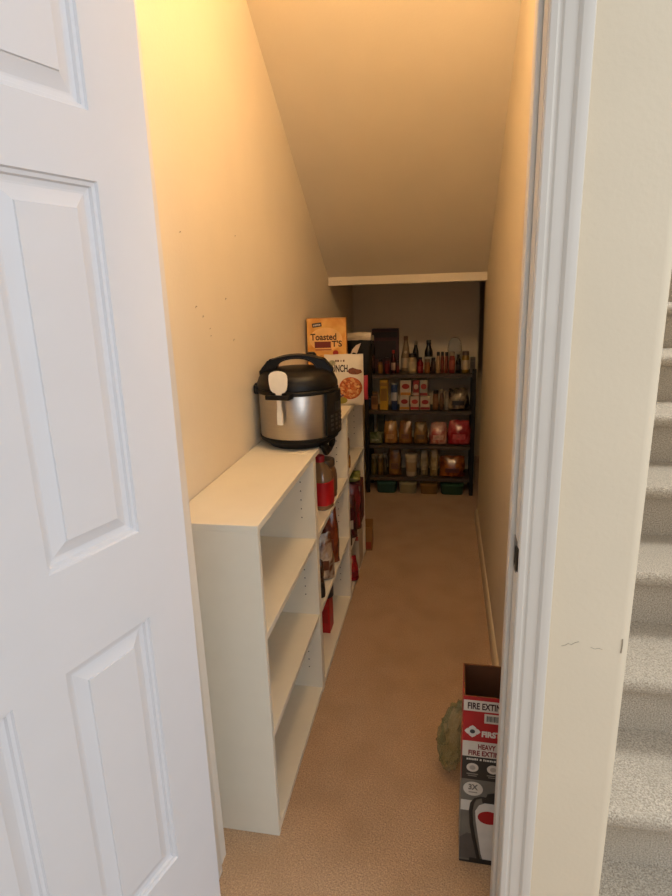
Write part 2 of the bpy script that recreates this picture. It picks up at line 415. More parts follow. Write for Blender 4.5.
ITEMS = [
    ('box', 'gift_box', 'box', 'large dark maroon box standing at the back of the top shelf', 1, -0.393, 0.8150, 0.176, 0.281, 1.0000, ('3a1016', '18080a')),
    ('bottle', 'sauce_bottle', 'bottle', 'slim dark sauce bottle with a pale cap before the maroon box', 1, -0.465, 0.8150, 0.027, 0.247, 0.0000, ('1a0c08', 'b8a890', '3a1a10')),
    ('jar', 'spice_jar', 'jar', 'short amber spice jar with black lid before the maroon box', 1, -0.417, 0.8150, 0.031, 0.093, 0.0000, ('8a5a24', '15100c', '9a7030')),
    ('jar', 'spice_jar', 'jar', 'small dark red spice jar between the amber jar and the red-capped bottle', 1, -0.373, 0.8150, 0.032, 0.102, 0.0000, ('5a1014', '2a0a0a', '701818')),
    ('bottle', 'sauce_bottle', 'bottle', 'sauce bottle with a bright red cap and pale neck label', 1, -0.332, 0.8150, 0.032, 0.150, 0.0000, ('3c0c0c', 'a01818', 'b09080')),
    ('jar', 'spice_jar', 'jar', 'small maroon jar to the right of the red-capped bottle', 1, -0.304, 0.8150, 0.020, 0.081, 0.0000, ('4a1414', '200a0a', '6a2020')),
    ('jug', 'syrup_jug', 'bottle', 'plump pale syrup bottle with round label, tallest on the top shelf', 1, -0.258, 0.8150, 0.067, 0.230, 1.0000, ('8a7658', '6a4a30', 'c2b090')),
    ('bottle', 'vinegar_bottle', 'bottle', 'dark glass bottle standing behind the squat cream jar', 1, -0.193, 0.8150, 0.041, 0.198, 1.0000, ('1c120a', '8a7a60', '2a1c10')),
    ('jar', 'mayonnaise_jar', 'jar', 'squat cream jar with dark lid on the top shelf', 1, -0.209, 0.8150, 0.057, 0.126, 0.0000, ('b09c78', '1a120c', 'c4b48e')),
    ('bottle', 'ketchup_bottle', 'bottle', 'red squeeze bottle with dark cap right of the cream jar', 1, -0.158, 0.8150, 0.039, 0.102, 0.0000, ('7a1410', '1a0a08', '902018')),
    ('bottle', 'syrup_bottle', 'bottle', 'dark bottle with a black cap and white label at the back of the top shelf', 1, -0.108, 0.8150, 0.056, 0.202, 1.0000, ('1a120c', '0c0a08', 'b0aa9a')),
    ('jar', 'honey_jar', 'jar', 'amber honey jar in front of the white-labelled dark bottle', 1, -0.113, 0.8150, 0.038, 0.089, 0.0000, ('7a4418', '6a5030', '8a5420')),
    ('jar', 'spice_jar', 'jar', 'dark brown jar with black lid right of the honey jar', 1, -0.074, 0.8150, 0.031, 0.099, 0.0000, ('2a160c', '0a0806', '3a2010')),
    ('jar', 'spice_jar', 'jar', 'narrow pale spice jar with a black lid on the top shelf', 1, -0.044, 0.8150, 0.023, 0.135, 0.0000, ('9a7a58', '0c0a08', 'a88c68')),
    ('jar', 'spice_jar', 'jar', 'rust red spice jar with a black lid, left one of two', 1, -0.018, 0.8150, 0.022, 0.135, 0.0000, ('6a2a18', '0c0a08', '7c3420')),
    ('jar', 'spice_jar', 'jar', 'rust red spice jar with a black lid, beside the clear tub', 1, 0.008, 0.8150, 0.023, 0.133, 0.0000, ('74301a', '100c08', '683020')),
    ('tub', 'clear_container', 'container', 'clear domed plastic container at the back of the top shelf', 1, 0.061, 0.8150, 0.097, 0.218, 1.0000, ('a8a498', 'b4b0a6', 'a8a498')),
    ('jar', 'salsa_jar', 'jar', 'salsa jar with red and cream label before the clear container', 1, 0.044, 0.8150, 0.038, 0.135, 0.0000, ('7a1c14', '8a7a68', 'a05040')),
    ('bottle', 'sauce_bottle', 'bottle', 'dark brown bottle right of the salsa jar', 1, 0.083, 0.8150, 0.033, 0.117, 0.0000, ('180e08', '0a0806', '2a1a10')),
    ('jar', 'mustard_jar', 'jar', 'mustard jar with cream label and yellow bottom', 1, 0.128, 0.8150, 0.049, 0.138, 0.0000, ('8a6a1c', '6a5444', 'c0ac90')),
    ('box', 'tea_box', 'box', 'small grey box at the right end of the top shelf', 1, 0.173, 0.8150, 0.031, 0.099, 0.0000, ('58504a', '3a3430')),
    ('can', 'drink_can', 'can', 'dark blue can at the left end of the second rack shelf', 2, -0.504, 0.5740, 0.038, 0.069, 0.0000, ('1c2c44', '6a6a6a', '24385a')),
    ('box', 'cracker_box', 'box', 'narrow tan box beside the tall yellow box', 2, -0.458, 0.5740, 0.040, 0.114, 0.0000, ('8a6238', '5a3a1c')),
    ('box', 'pasta_box', 'box', 'tall yellow box on the second rack shelf', 2, -0.394, 0.5740, 0.053, 0.198, 0.0000, ('b8901c', '8a6410')),
    ('can', 'salt_canister', 'can', 'blue canister with a white label right of the yellow box', 2, -0.327, 0.5740, 0.043, 0.174, 0.0000, ('2a3c66', '8a8a88', 'b0b0b8')),
    ('box', 'pudding_box', 'box', 'white box with red oval, bottom of the first pair of boxes', 2, -0.259, 0.5740, 0.063, 0.094, 0.0000, ('b8aa96', '8a1a18')),
    ('box', 'pudding_box', 'box', 'white box with red oval, stacked highest beside the blue canister', 2, -0.251, 0.6690, 0.069, 0.104, 0.0000, ('c0b29c', '94201a')),
    ('box', 'gelatin_box', 'box', 'white and red box, bottom middle of the small stacked boxes', 2, -0.191, 0.5740, 0.057, 0.092, 0.0000, ('bca894', 'a02020')),
    ('box', 'gelatin_box', 'box', 'white and red box, bottom right of the small stacked boxes', 2, -0.124, 0.5740, 0.063, 0.089, 0.0000, ('b4a490', '981c1c')),
    ('box', 'gelatin_box', 'box', 'small red box with pale panel, upper middle of the stack', 2, -0.184, 0.6660, 0.039, 0.102, 0.0000, ('8a2020', 'c0a898')),
    ('box', 'gelatin_box', 'box', 'green and white box with red ends on top of the stack', 2, -0.134, 0.6640, 0.053, 0.109, 0.0000, ('98988a', '8a2420')),
    ('jar', 'nut_jar', 'jar', 'amber jar with dark lid right of the small stacked boxes', 2, -0.057, 0.5740, 0.039, 0.129, 0.0000, ('6a4220', '20140c', '7a5230')),
    ('jar', 'nut_jar', 'jar', 'slim brown jar with pale lid on the second rack shelf', 2, -0.018, 0.5740, 0.027, 0.135, 0.0000, ('5a3a20', '8a7a66', '6a4a2c')),
    ('jar', 'nut_jar', 'jar', 'pale grey jar beside the black and white snack bag', 2, 0.015, 0.5740, 0.031, 0.123, 0.0000, ('8a8072', '746a5e', '989080')),
    ('bag', 'snack_bag', 'bag', 'crumpled black and white snack bag with orange corners', 2, 0.088, 0.5740, 0.140, 0.141, 0.0000, ('8a7a64', '1c1612')),
    ('box', 'tea_box', 'box', 'dark green box at the left end of the third rack shelf', 3, -0.502, 0.3400, 0.044, 0.175, 1.0000, ('1e2a18', '10180c')),
    ('box', 'pasta_box', 'box', 'tall olive box leaning behind green packets', 3, -0.429, 0.3400, 0.051, 0.187, 1.0000, ('5a5634', '3a3a20')),
    ('bag', 'seasoning_packet', 'packet', 'flat green packet lying at the left of the third shelf', 3, -0.452, 0.3400, 0.093, 0.075, 0.0000, ('4e5c34', '86886a')),
    ('bag', 'rice_bag', 'bag', 'tan bag of grain, leftmost of the three tan bags', 3, -0.353, 0.3400, 0.092, 0.151, 0.0000, ('94662e', 'b88a50')),
    ('bag', 'rice_bag', 'bag', 'tan bag of grain, middle of the three tan bags', 3, -0.254, 0.3400, 0.092, 0.155, 0.0000, ('9c7038', '7a4a22')),
    ('bag', 'rice_bag', 'bag', 'tan bag of grain with clear front, beside the pink bag', 3, -0.153, 0.3400, 0.097, 0.148, 0.0000, ('8c6838', '54401f')),
    ('bag', 'candy_bag', 'bag', 'pink and white bag on the third shelf, left of the red bag', 3, -0.036, 0.3400, 0.123, 0.145, 0.0000, ('a85048', 'c8a090')),
    ('bag', 'candy_bag', 'bag', 'bright red bag at the right end of the third shelf', 3, 0.098, 0.3400, 0.150, 0.162, 0.0000, ('9a1420', 'b84a50')),
    ('jar', 'preserve_jar', 'jar', 'olive jar with pale lid at the left of the fourth shelf', 4, -0.468, 0.1150, 0.044, 0.143, 0.0000, ('54481c', '8a7a60', '5e522a')),
    ('jar', 'preserve_jar', 'jar', 'brown jar with pale lid, second from the left on the fourth shelf', 4, -0.426, 0.1150, 0.038, 0.145, 0.0000, ('5e4a26', '968668', '6a5630')),
    ('jar', 'preserve_jar', 'jar', 'slim dark jar with silver lid beside the tall tan bag', 4, -0.393, 0.1150, 0.031, 0.152, 0.0000, ('30281e', '7c7870', '4a4030')),
    ('bag', 'flour_bag', 'bag', 'tall tan paper bag with purple and yellow bottom', 4, -0.325, 0.1150, 0.090, 0.197, 0.0000, ('96703e', '6e4a2e')),
    ('tub', 'yogurt_tub', 'tub', 'white plastic tub with lid on the fourth rack shelf', 4, -0.213, 0.1150, 0.087, 0.152, 0.0000, ('b4a48a', 'c6b89e', 'a08a6c')),
    ('bag', 'chip_bag', 'bag', 'grey crinkled plastic bag right of the white tub', 4, -0.128, 0.1150, 0.061, 0.179, 0.0000, ('6e6650', '8a8068')),
    ('bag', 'noodle_packet', 'packet', 'tan packet leaning beside the orange bag', 4, -0.061, 0.1150, 0.056, 0.185, 0.0000, ('8c7448', 'a89468')),
    ('bag', 'chip_bag', 'bag', 'orange bag with a black band at the right of the fourth shelf', 4, 0.060, 0.1150, 0.166, 0.143, 0.0000, ('a05a1e', '5a2010')),
    ('tub', 'storage_bin', 'bin', 'low teal bin on the carpet under the rack', 5, -0.381, 0.0000, 0.139, 0.079, 0.0000, ('2c4a40', '3a5a4e', '2c4a40')),
    ('tub', 'storage_bin', 'bin', 'low white bin on the carpet under the rack', 5, -0.236, 0.0000, 0.128, 0.079, 0.0000, ('8a8468', '9c967a', '8a8468')),
    ('tub', 'storage_bin', 'bin', 'low tan bin on the carpet under the rack', 5, -0.093, 0.0000, 0.126, 0.073, 0.0000, ('7a5e34', '8a6c3e', '7a5e34')),
    ('tub', 'storage_bin', 'bin', 'low green bin at the right end under the rack', 5, 0.061, 0.0000, 0.159, 0.075, 0.0000, ('2e4a34', '3a5c42', '2e4a34')),
]

# ------------------------------------------------------------------ three white shelf units along the left wall
def shelf_unit(y0, y1, label, sh=(.583, .307)):
    D = .219; X0 = XL+.003; T = .016; H = .864; w = y1-y0
    u = thing('shelf_unit', label, 'shelf unit', (X0, y0, 0), 0, 'white shelf units along the wall')
    obj('back_panel', box(0, .004, T, w-T, .02, H-T), LAM, u)
    for s in (0, 1):
        a_, b_ = (0, T) if s == 0 else (w-T, w)
        bm = box(.0, D, a_, b_, 0, H-T, .0008, 1)
        yy = T+.0004 if s == 0 else w-T-.0004
        nf = len(bm.faces)
        for xh in (D-.045, .045):
            for zc in (.10, .38, .655):
                for q in range(5):
                    c = [bm.verts.new((xh+.0023*math.cos(t*math.pi/4), yy, zc+q*.030+.0023*math.sin(t*math.pi/4))) for t in range(8)]
                    f = bm.faces.new(c); f.material_index = 1
        obj('side_panel', bm, [LAM, DARKHOLE], u)
    obj('top_panel', box(0, D+.001, 0, w, H-T, H, .0008, 1), LAM, u)
    for z in sh: obj('shelf', box(.005, D-.001, T, w-T, z-T, z, .0008, 1), LAM, u)
    obj('bottom_panel', box(.005, D-.001, T, w-T, .004, .020, .0008, 1), LAM, u)
    return u
shelf_unit(1.124, 1.699, 'white empty three compartment shelf unit nearest the door')
shelf_unit(1.701, 2.325, 'white shelf unit in the middle of the row, holding the red labelled jug')
shelf_unit(2.327, 2.815, 'white shelf unit at the far end of the row, under the cereal pouches', (.583, .240))

# ------------------------------------------------------------------ pressure cooker on the first shelf unit
pc = thing('pressure_cooker', 'stainless steel and black electric pressure cooker on the white shelf unit', 'pressure cooker', (-.478, 1.842, .8642))
obj('base', lathe([(.096, 0), (.101, .002), (.105, .008), (.120, .018), (.130, .026), (.132, .036), (.129, .038)], 48), BLK, pc, smooth=35)
obj('steel_body', lathe([(.128, .036), (.1295, .039), (.1295, .176), (.128, .179)], 64), STEEL, pc, smooth=40)
obj('rim', lathe([(.127, .176), (.132, .178), (.135, .181), (.135, .188), (.131, .192), (.118, .192)], 48), BLK, pc, smooth=35)
obj('lid', lathe([(.129, .191), (.133, .194), (.133, .206), (.130, .213), (.127, .220), (.122, .232), (.112, .241), (.094, .248), (.070, .253), (.040, .255), (.001, .256)], 48), BLKG, pc, smooth=30)
# lid handle: a thick low arch with an opening under it
outer = [(-.118*math.cos(math.pi*q/18), .228+.067*max(0, math.sin(math.pi*q/18))**.8) for q in range(19)]
inner = [(.064*math.cos(math.pi*q/14), .246+.037*max(0, math.sin(math.pi*q/14))**.8) for q in range(15)]
bm = prism(outer+inner, 'y', -.024, .024)
bmesh.ops.triangulate(bm, faces=[f for f in bm.faces if len(f.verts) > 4])
bmesh.ops.bevel(bm, geom=[e for e in bm.edges if len(e.link_faces) == 2 and e.calc_face_angle(0) > 1.2], offset=.004, segments=2, affect='EDGES')
lh = obj('lid_handle', bm, BLKG, pc, smooth=40); lh.rotation_euler = (0, 0, R(8))
obj('steam_valve', lathe([(.012, .262), (.013, .272), (.018, .274), (.018, .286), (.012, .292), (.001, .293)], 20, cx=.03, cy=.085), BLK, pc, smooth=35)
def grip(ang):
    g_ = box(-.040, .040, -.034, -.024, -.007, .008, .003, 2)
    box(-.040, -.020, -.026, .006, -.007, .008, .002, 2, g_); box(.020, .040, -.026, .006, -.007, .008, .002, 2, g_)
    o = obj('side_grip', g_, BLK, pc, smooth=40)
    o.location = (.131*math.cos(R(ang)), .131*math.sin(R(ang)), .180); o.rotation_euler = (0, 0, R(ang+90))
    return o
grip(-99); grip(81)
o = obj('lid_tab', box(-.022, .022, -.016, .004, -.016, .016, .005, 3), BLK, pc, smooth=40)
o.location = (.127*math.cos(R(192)), .127*math.sin(R(192)), .188); o.rotation_euler = (0, 0, R(282))
# control panel wraps the front towards the aisle
PA = R(-12)
def panel(r0, r1, half, z0, z1, bev=0):
    n_ = 12
    pts = [(r1*math.cos(PA+R(-half+2*half*q/n_)), r1*math.sin(PA+R(-half+2*half*q/n_))) for q in range(n_+1)]
    pts += [(r0*math.cos(PA+R(half-2*half*q/n_)), r0*math.sin(PA+R(half-2*half*q/n_))) for q in range(n_+1)]
    bm = prism(pts, 'z', z0, z1)
    if bev: bmesh.ops.bevel(bm, geom=[e for e in bm.edges if e.calc_face_angle(0) > 1.2], offset=bev, segments=3, affect='EDGES')
    return bm
cp = obj('control_panel', panel(.120, .141, 24, .042, .180, .007), BLK, pc, smooth=40)
obj('display', panel(.1402, .1420, 9, .116, .146), mat('display_glass', '1a2026', .12), cp)
bm = bmesh.new()
for zz in (.060, .075, .090, .104):
    for q in (-15, -5, 5, 15):
        A = PA+R(q); c = Vector((.1414*math.cos(A), .1414*math.sin(A), zz))
        b2 = box(-.0008, .0008, -.0065, .0065, -.0038, .0038)
        bmesh.ops.transform(b2, matrix=Matrix.Translation(c) @ Matrix.Rotation(A, 4, 'Z'), verts=b2.verts)
        me_ = bpy.data.meshes.new('t'); b2.to_mesh(me_); bm.from_mesh(me_); b2.free(); bpy.data.meshes.remove(me_)
obj('buttons', bm, mat('button_grey', '34322f', .5), cp)
# black cord bundle hanging over the shelf edge from under the cooker
bm = bmesh.new()
for q in range(7):
    o_ = q*.007
    tube([(.086, -.075+o_, .007), (.091, -.073+o_, .004), (.0965, -.068+o_, -.008), (.098, -.055+o_*1.1, -.022), (.0965, -.030+o_*1.2, -.030+o_*.1), (.098, .010+o_*1.3, -.030+o_*.15), (.0965, .045+o_*1.1, -.018), (.093, .056+o_, .004), (.088, .058+o_, .007)], .0075, 8, bm)
obj('power_cord', bm, BLK, pc, smooth=60)

# rice paddle in the spoon holder
pd = thing('rice_paddle', 'white rice paddle hooked upright on the front of the pressure cooker', 'paddle', (-.5005, 1.6945, .956), R(-9))
bl = [(-.0085, .100), (-.020, .1035), (-.0265, .111), (-.0300, .126), (-.0310, .144), (-.0295, .156), (-.0235, .1635), (-.013, .1675), (0, .169)]
bl = bl+[(-x, z) for x, z in bl[-2::-1]]
bm = prism(bl, 'y', -.002, .0025)
bmesh.ops.bevel(bm, geom=[e for e in bm.edges if e.calc_face_angle(0) > 1.2], offset=.0012, segments=2, affect='EDGES')
obj('blade', bm, WHITEP, pd, smooth=40)
hp = [(-.0085, .001), (-.0095, .004), (-.0085, .035), (-.006, .060), (-.0065, .082), (-.010, .104), (.010, .104), (.0065, .082), (.006, .060), (.0085, .035), (.0095, .004), (.0085, .001)]
bm = prism(hp, 'y', -.0035, .0025)
bmesh.ops.bevel(bm, geom=[e for e in bm.edges if e.calc_face_angle(0) > 1.2], offset=.0012, segments=2, affect='EDGES')
obj('handle', bm, WHITEP, pd, smooth=40)

# ------------------------------------------------------------------ boxes and pouches on top of the far shelf units
cb = thing('cereal_box', 'tall orange cereal box reading Toasted behind the pressure cooker', 'cereal box', (-.524, 2.595, .8645), R(6))
W = .176; H = .372
obj('carton', box(-W/2, W/2, -.032, .032, 0, H, .0008, 1), mat('carton_board', 'b3772c', .5, var=.15, scale=12), cb)
fy = -.0325
obj('front_print', box(-W/2+.002, W/2-.002, fy-.0003, fy+.0002, .002, H-.002), printed('c4802c', 'd7a350', .45, 11), cb)
SER = cm('3a1c0c')
obj('top_panel_print', outline_plate(ell(-.004, H-.092, .074, .052, 28), .0004), mat('print_pale', 'dfae66', .5, var=.15, scale=14), cb).location = (0, fy-.0003, 0)
o = obj('store_badge', box(-.021, .021, -.0004, 0, -.009, .009), cm('17151a', .5), cb); o.location = (-.042, fy-.0007, H-.028); o.rotation_euler = (0, R(-7), 0)
o = obj('badge_marks', dashes(-.016, .016, -.004, .008, 3), cm('b8b0a4'), cb); o.location = (-.042, fy-.0012, H-.028); o.rotation_euler = (0, R(-7), 0)
text('title_lettering', 'Toasted', .040, -.072, H-.094, fy-.0008, SER, cb, width=.116, bold=.0011)
text('title_lettering', "T'S", .036, .022, H-.124, fy-.0008, SER, cb, width=.046, bold=.0010)
obj('title_patch', box(-.055, .018, -.0005, 0, H-.129, H-.101), cm('6a1d10', .5), cb).location = (0, fy-.0006, 0)
obj('subtitle_strip', box(-.052, .020, -.0004, 0, H-.141, H-.133), cm('a3643a', .5), cb).location = (0, fy-.0006, 0)
rng = random.Random(2)
bm = bmesh.new()
for q in range(20):
    x_ = -.075+rng.random()*.080; z_ = H-.158-rng.random()*.080
    bmesh.ops.create_uvsphere(bm, u_segments=8, v_segments=5, radius=.011, matrix=Matrix.Translation((x_, -.0005, z_)) @ Matrix.Diagonal((1, .05, .9, 1)))
obj('cereal_print', bm, cm('b9803c', .6, var=.3, scale=60), cb, smooth=60).location = (0, fy, 0)
obj('berry_print', outline_plate(ell(.038, H-.152, .013, .012, 16), .0005), cm('9c2414', .5), cb).location = (0, fy-.0006, 0)
obj('bowl_print', outline_plate(ell(.036, H-.215, .056, .048, 24), .0003), cm('c9b088', .5), cb).location = (0, fy-.0003, 0)

gp = thing('granola_pouch', 'white stand-up granola pouch with NCH lettering and a cereal bowl picture', 'pouch', (-.434, 2.490, .8645), R(4))
PW, PD, PH = .170, .066, .222
obj('pouch', pouch(PW, PD, PH, 18, 20, .09, .003, 3), mat('pouch_white', 'cfc6b4', .4, var=.05, scale=20), gp, smooth=50)
def gran(name, bm, m, x, z, lift=.0025):
    o = obj(name, subdivide_long(bm, 3), m, gp); o.location = (x, 0, z); return print_on(o, PW, PD, PH, lift)
gran('bowl_print', outline_plate(ell(0, 0, .050, .048, 28), .0010), cm('a8521e', .6, var=.5, scale=120), .030, .078)
gran('spoon_print', outline_plate([(-.060, -.020), (-.034, -.006), (-.012, .004), (-.006, .010), (-.012, .013), (-.034, .002), (-.058, -.012)], .001), cm('5a3a4a', .4), .010, .040, .0035)
gran('leaf_print', outline_plate(ell(0, 0, .026, .016, 16), .001), cm('8a8228', .5), -.010, .026)
gran('cookie_print', outline_plate([(-.030, 0), (-.024, .011), (-.008, .016), (.010, .009), (.028, .005), (.032, -.007), (.014, -.014), (-.008, -.013), (-.022, -.009)], .0012), cm('6e3418', .6, var=.3, scale=80), .048, .150)
gran('corner_print', outline_plate(ell(0, 0, .016, .012, 16), .001), cm('8e8a6a', .5, var=.3, scale=70), -.050, .186)
bm = bmesh.new()
for q in range(46):
    aa = rng.random()*6.28; rr = .041*math.sqrt(rng.random())
    bmesh.ops.create_uvsphere(bm, u_segments=7, v_segments=5, radius=.0060, matrix=Matrix.Translation((rr*math.cos(aa), -.0005, rr*math.sin(aa))) @ Matrix.Diagonal((1, .25, 1, 1)))
o = obj('granola_print', bm, printed('b0602a', 'd0a060', .6, 60), gp, smooth=60); o.location = (.030, 0, .078); print_on(o, PW, PD, PH, .0035)
o = text('title_lettering', 'CRUNCH', .041, -.084, .149, 0, cm('2c1d18'), gp, width=.102, bold=.0013); print_on(o, PW, PD, PH, .0025)
o = obj('small_print', subdivide_long(dashes(-.036, .006, 0, .009, 5), 1), cm('5a3c2c'), gp); o.location = (0, 0, .1905); print_on(o, PW, PD, PH, .0025)

bp = thing('coffee_pouch', 'black foil pouch with a shiny cream sealed top behind the granola pouch', 'pouch', (-.397, 2.705, .8645), R(-3))
obj('pouch', pouch(.122, .050, .296, 14, 18, .04, .003, 8), mat('black_foil', '0a0908', .5, spec=.2), bp, smooth=50)
obj('top_band', box(-.060, .060, -.0085, .0085, .262, .297, .003, 2), mat('cream_foil', 'b9ab92', .3, .2, var=.25, scale=20, stretch=(1, 1, 6)), bp, smooth=40)
o = obj('swoosh_print', subdivide_long(outline_plate([(-.026, -.036), (-.014, -.010), (.004, .009), (.026, .018), (.012, .000), (.002, -.016), (.008, -.030), (-.008, -.024)], .0012), 2), cm('c7baa8', .3), bp); o.location = (-.014, 0, .232); print_on(o, .122, .050, .296, .004)

pk = thing('snack_bag', 'pink snack bag tucked behind the granola pouch at the shelf edge', 'bag', (-.374, 2.610, .8645), R(8))
obj('bag', pouch(.056, .034, .112, 8, 10, .08, .003, 11), cm('a2283a', .35), pk, smooth=50)

# ------------------------------------------------------------------ generic small containers
def jar(name, label, cat, x, y, z, w, h, cols, group=None):
    t = thing(name, label, cat, (x, y, z), 0, group); r = w/2
    g_ = cm(cols[0], .3); l_ = cm(cols[1], .4); p_ = cm(cols[2] if len(cols) > 2 else cols[0], .5)
    obj('glass_body', lathe([(r*.86, 0), (r*.97, h*.03), (r*.97, h*.68), (r*.85, h*.77), (r*.76, h*.80), (r*.76, h*.83)], 20), g_, t, smooth=40)
    obj('lid', lathe([(r*.82, h*.82), (r*.84, h*.825), (r*.84, h*.985), (r*.80, h)], 20), l_, t, smooth=40)
    obj('paper_label', lathe([(r*.975, h*.16), (r, h*.165), (r, h*.60), (r*.975, h*.605)], 20), p_, t, smooth=40)
    return t
def bottle(name, label, cat, x, y, z, w, h, cols, group=None):
    t = thing(name, label, cat, (x, y, z), 0, group); r = w/2
    g_ = cm(cols[0], .22); l_ = cm(cols[1], .4); p_ = cm(cols[2] if len(cols) > 2 else cols[0], .5)
    obj('bottle_body', lathe([(r*.85, 0), (r*.97, h*.025), (r*.97, h*.58), (r*.90, h*.66), (r*.62, h*.76), (r*.50, h*.82), (r*.48, h*.87)], 20), g_, t, smooth=40)
    obj('cap', lathe([(r*.52, h*.865), (r*.56, h*.87), (r*.56, h*.99), (r*.50, h)], 16), l_, t, smooth=40)
    obj('paper_label', lathe([(r*.975, h*.14), (r, h*.145), (r, h*.46), (r*.975, h*.465)], 20), p_, t, smooth=40)
    return t
def jug(name, label, cat, x, y, z, w, h, cols, group=None):
    t = thing(name, label, cat, (x, y, z), 0, group); r = w/2
    obj('bottle_body', lathe([(r*.80, 0), (r*.9, h*.03), (r*.97, h*.2), (r*.97, h*.42), (r*.70, h*.58), (r*.62, h*.68), (r*.45, h*.80), (r*.36, h*.88)], 24), cm(cols[0], .3), t, smooth=40)
    obj('cap', lathe([(r*.40, h*.875), (r*.43, h*.88), (r*.43, h*.99), (r*.38, h)], 16), cm(cols[1], .4), t, smooth=40)
    obj('round_label', lathe([(r*.3, 0), (r*.3, .002), (r*.28, .003)], 20), cm(cols[2], .5), t, smooth=40).matrix_local = Matrix.Translation((0, -r*.70, h*.55)) @ Matrix.Rotation(R(72), 4, 'X')
    obj('paper_label', lathe([(r*.975, h*.10), (r*.985, h*.105), (r*.985, h*.38), (r*.975, h*.385)], 24), cm(cols[2], .5), t, smooth=40)
    return t
def carton(name, label, cat, x, y, z, w, h, cols, group=None, dep=None):
    dep = dep or min(.06, max(.035, w*.8)); t = thing(name, label, cat, (x, y, z), 0, group)
    obj('carton', box(-w/2, w/2, -dep/2, dep/2, 0, h, .0012, 1), cm(cols[0], .5), t)
    f = cm(cols[1], .5)
    if name in ('pudding_box', 'gelatin_box'):
        obj('oval_print', outline_plate(ell(0, h*.60, w*.36, h*.17, 18), .0006), f, t).location = (0, -dep/2, 0)
        obj('foot_band', box(-w/2+.001, w/2-.001, -.0006, 0, h*.05, h*.22), cm('c8842e' if name == 'pudding_box' else cols[1], .5), t).location = (0, -dep/2, 0)
    else:
        obj('front_print', box(-w*.40, w*.40, -.0006, 0, h*.30, h*.72), f, t).location = (0, -dep/2, 0)
        obj('title_band', box(-w*.46, w*.46, -.0006, 0, h*.80, h*.92), cm(cols[-1], .5), t).location = (0, -dep/2, 0)
    return t
def can(name, label, cat, x, y, z, w, h, cols, group=None):
    t = thing(name, label, cat, (x, y, z), 0, group); r = w/2
    obj('can_body', lathe([(r*.90, 0), (r*.98, h*.02), (r*.98, h*.95), (r*.90, h)], 20), cm(cols[0], .35), t, smooth=40)
    obj('rim', lathe([(r*.93, h*.955), (r, h*.96), (r, h*.985), (r*.93, h+.001)], 20), cm(cols[1], .35), t, smooth=40)
    obj('paper_label', lathe([(r*.985, h*.35), (r*1.0, h*.355), (r*1.0, h*.66), (r*.985, h*.665)], 20), cm(cols[-1], .5), t, smooth=40)
    return t
def tub(name, label, cat, x, y, z, w, h, cols, group=None):
    t = thing(name, label, cat, (x, y, z), 0, group)
    if name == 'storage_bin':
        obj('bin_body', lathe([(.46, 0), (.47, .004), (.49, h*.8), (.50, h*.82)], 32, sx=w*.98, sy=.16, power=6), cm(cols[0], .35), t, smooth=40)
        obj('lid', lathe([(.50, h*.81), (.51, h*.83), (.51, h*.95), (.47, h)], 32, sx=w*.97, sy=.165, power=6), cm(cols[1], .3), t, smooth=40)
        return t
    r = w/2
    if name == 'clear_container':
        cl = mat('clear_plastic', 'd8d6d0', .12, alpha=.38)
        obj('tub_body', lathe([(r*.80, 0), (r*.88, h*.03), (r*.93, h*.55), (r*.98, h*.56), (r*.98, h*.60)], 24), cl, t, smooth=40)
        obj('dome_lid', lathe([(r*.98, h*.60), (r, h*.62), (r*.96, h*.70), (r*.80, h*.88), (r*.45, h*.98), (r*.01, h)], 24), cl, t, smooth=40)
        return t
    obj('tub_body', lathe([(r*.76, 0), (r*.80, h*.03), (r*.92, h*.84), (r*.92, h*.86)], 24), cm(cols[0], .4), t, smooth=40)
    obj('lid', lathe([(r*.93, h*.855), (r*.99, h*.86), (r*.99, h*.97), (r*.94, h)], 24), cm(cols[1], .4), t, smooth=40)
    obj('paper_label', lathe([(r*.845, h*.22), (r*.85, h*.22), (r*.92, h*.66), (r*.905, h*.665)], 24), cm(cols[2], .5), t, smooth=40)
    return t
_bs = [20]
def bag(name, label, cat, x, y, z, w, h, cols, group=None, d=None, rz=0):
    _bs[0] += 1; s = _bs[0]
    t = thing(name, label, cat, (x, y, z), rz, group); d = d or min(.085, max(.03, w*.75))
    obj('bag', pouch(w, d, h, 12, 12, .07, .009, s, taper=.35 if h > w*.9 else .1), printed(cols[0], cols[1], .2, 24 if w < .09 else 16), t, smooth=55)
    # printed band hugging the front of the bag
    bm = bmesh.new(); nx, nz = 8, 3; g_ = []
    for j in range(nz+1):
        row = []
        for i in range(nx+1):
            s_ = (i/nx*2-1)*.55; tt = .26+.20*j/nz
            prof = (min(1, (tt+.04)/.12))**.5*(1-max(0, (tt-.35)/.65)**1.6)
            yb = -(d/2*max(0, 1-abs(s_)**2.6)**.6*prof)-.0065
            row.append((s_*w/2, yb, tt*h))
        g_.append(row)
    F = [[bm.verts.new(p) for p in r_] for r_ in g_]; Bk = [[bm.verts.new((p[0], p[1]+.004, p[2])) for p in r_] for r_ in g_]
    for j in range(nz):
        for i in range(nx):
            bm.faces.new((F[j][i], F[j][i+1], F[j+1][i+1], F[j+1][i])); bm.faces.new((Bk[j][i], Bk[j+1][i], Bk[j+1][i+1], Bk[j][i+1]))
    for i in range(nx):
        bm.faces.new((F[0][i], Bk[0][i], Bk[0][i+1], F[0][i+1])); bm.faces.new((F[nz][i], F[nz][i+1], Bk[nz][i+1], Bk[nz][i]))
    for j in range(nz):
        bm.faces.new((F[j][0], F[j+1][0], Bk[j+1][0], Bk[j][0])); bm.faces.new((F[j][nx], Bk[j][nx], Bk[j+1][nx], F[j+1][nx]))
    obj('printed_band', bm, cm(cols[2] if len(cols) > 2 else cols[1], .4, var=.3 if len(cols) < 3 else .1, scale=40), t, smooth=50)
    return t
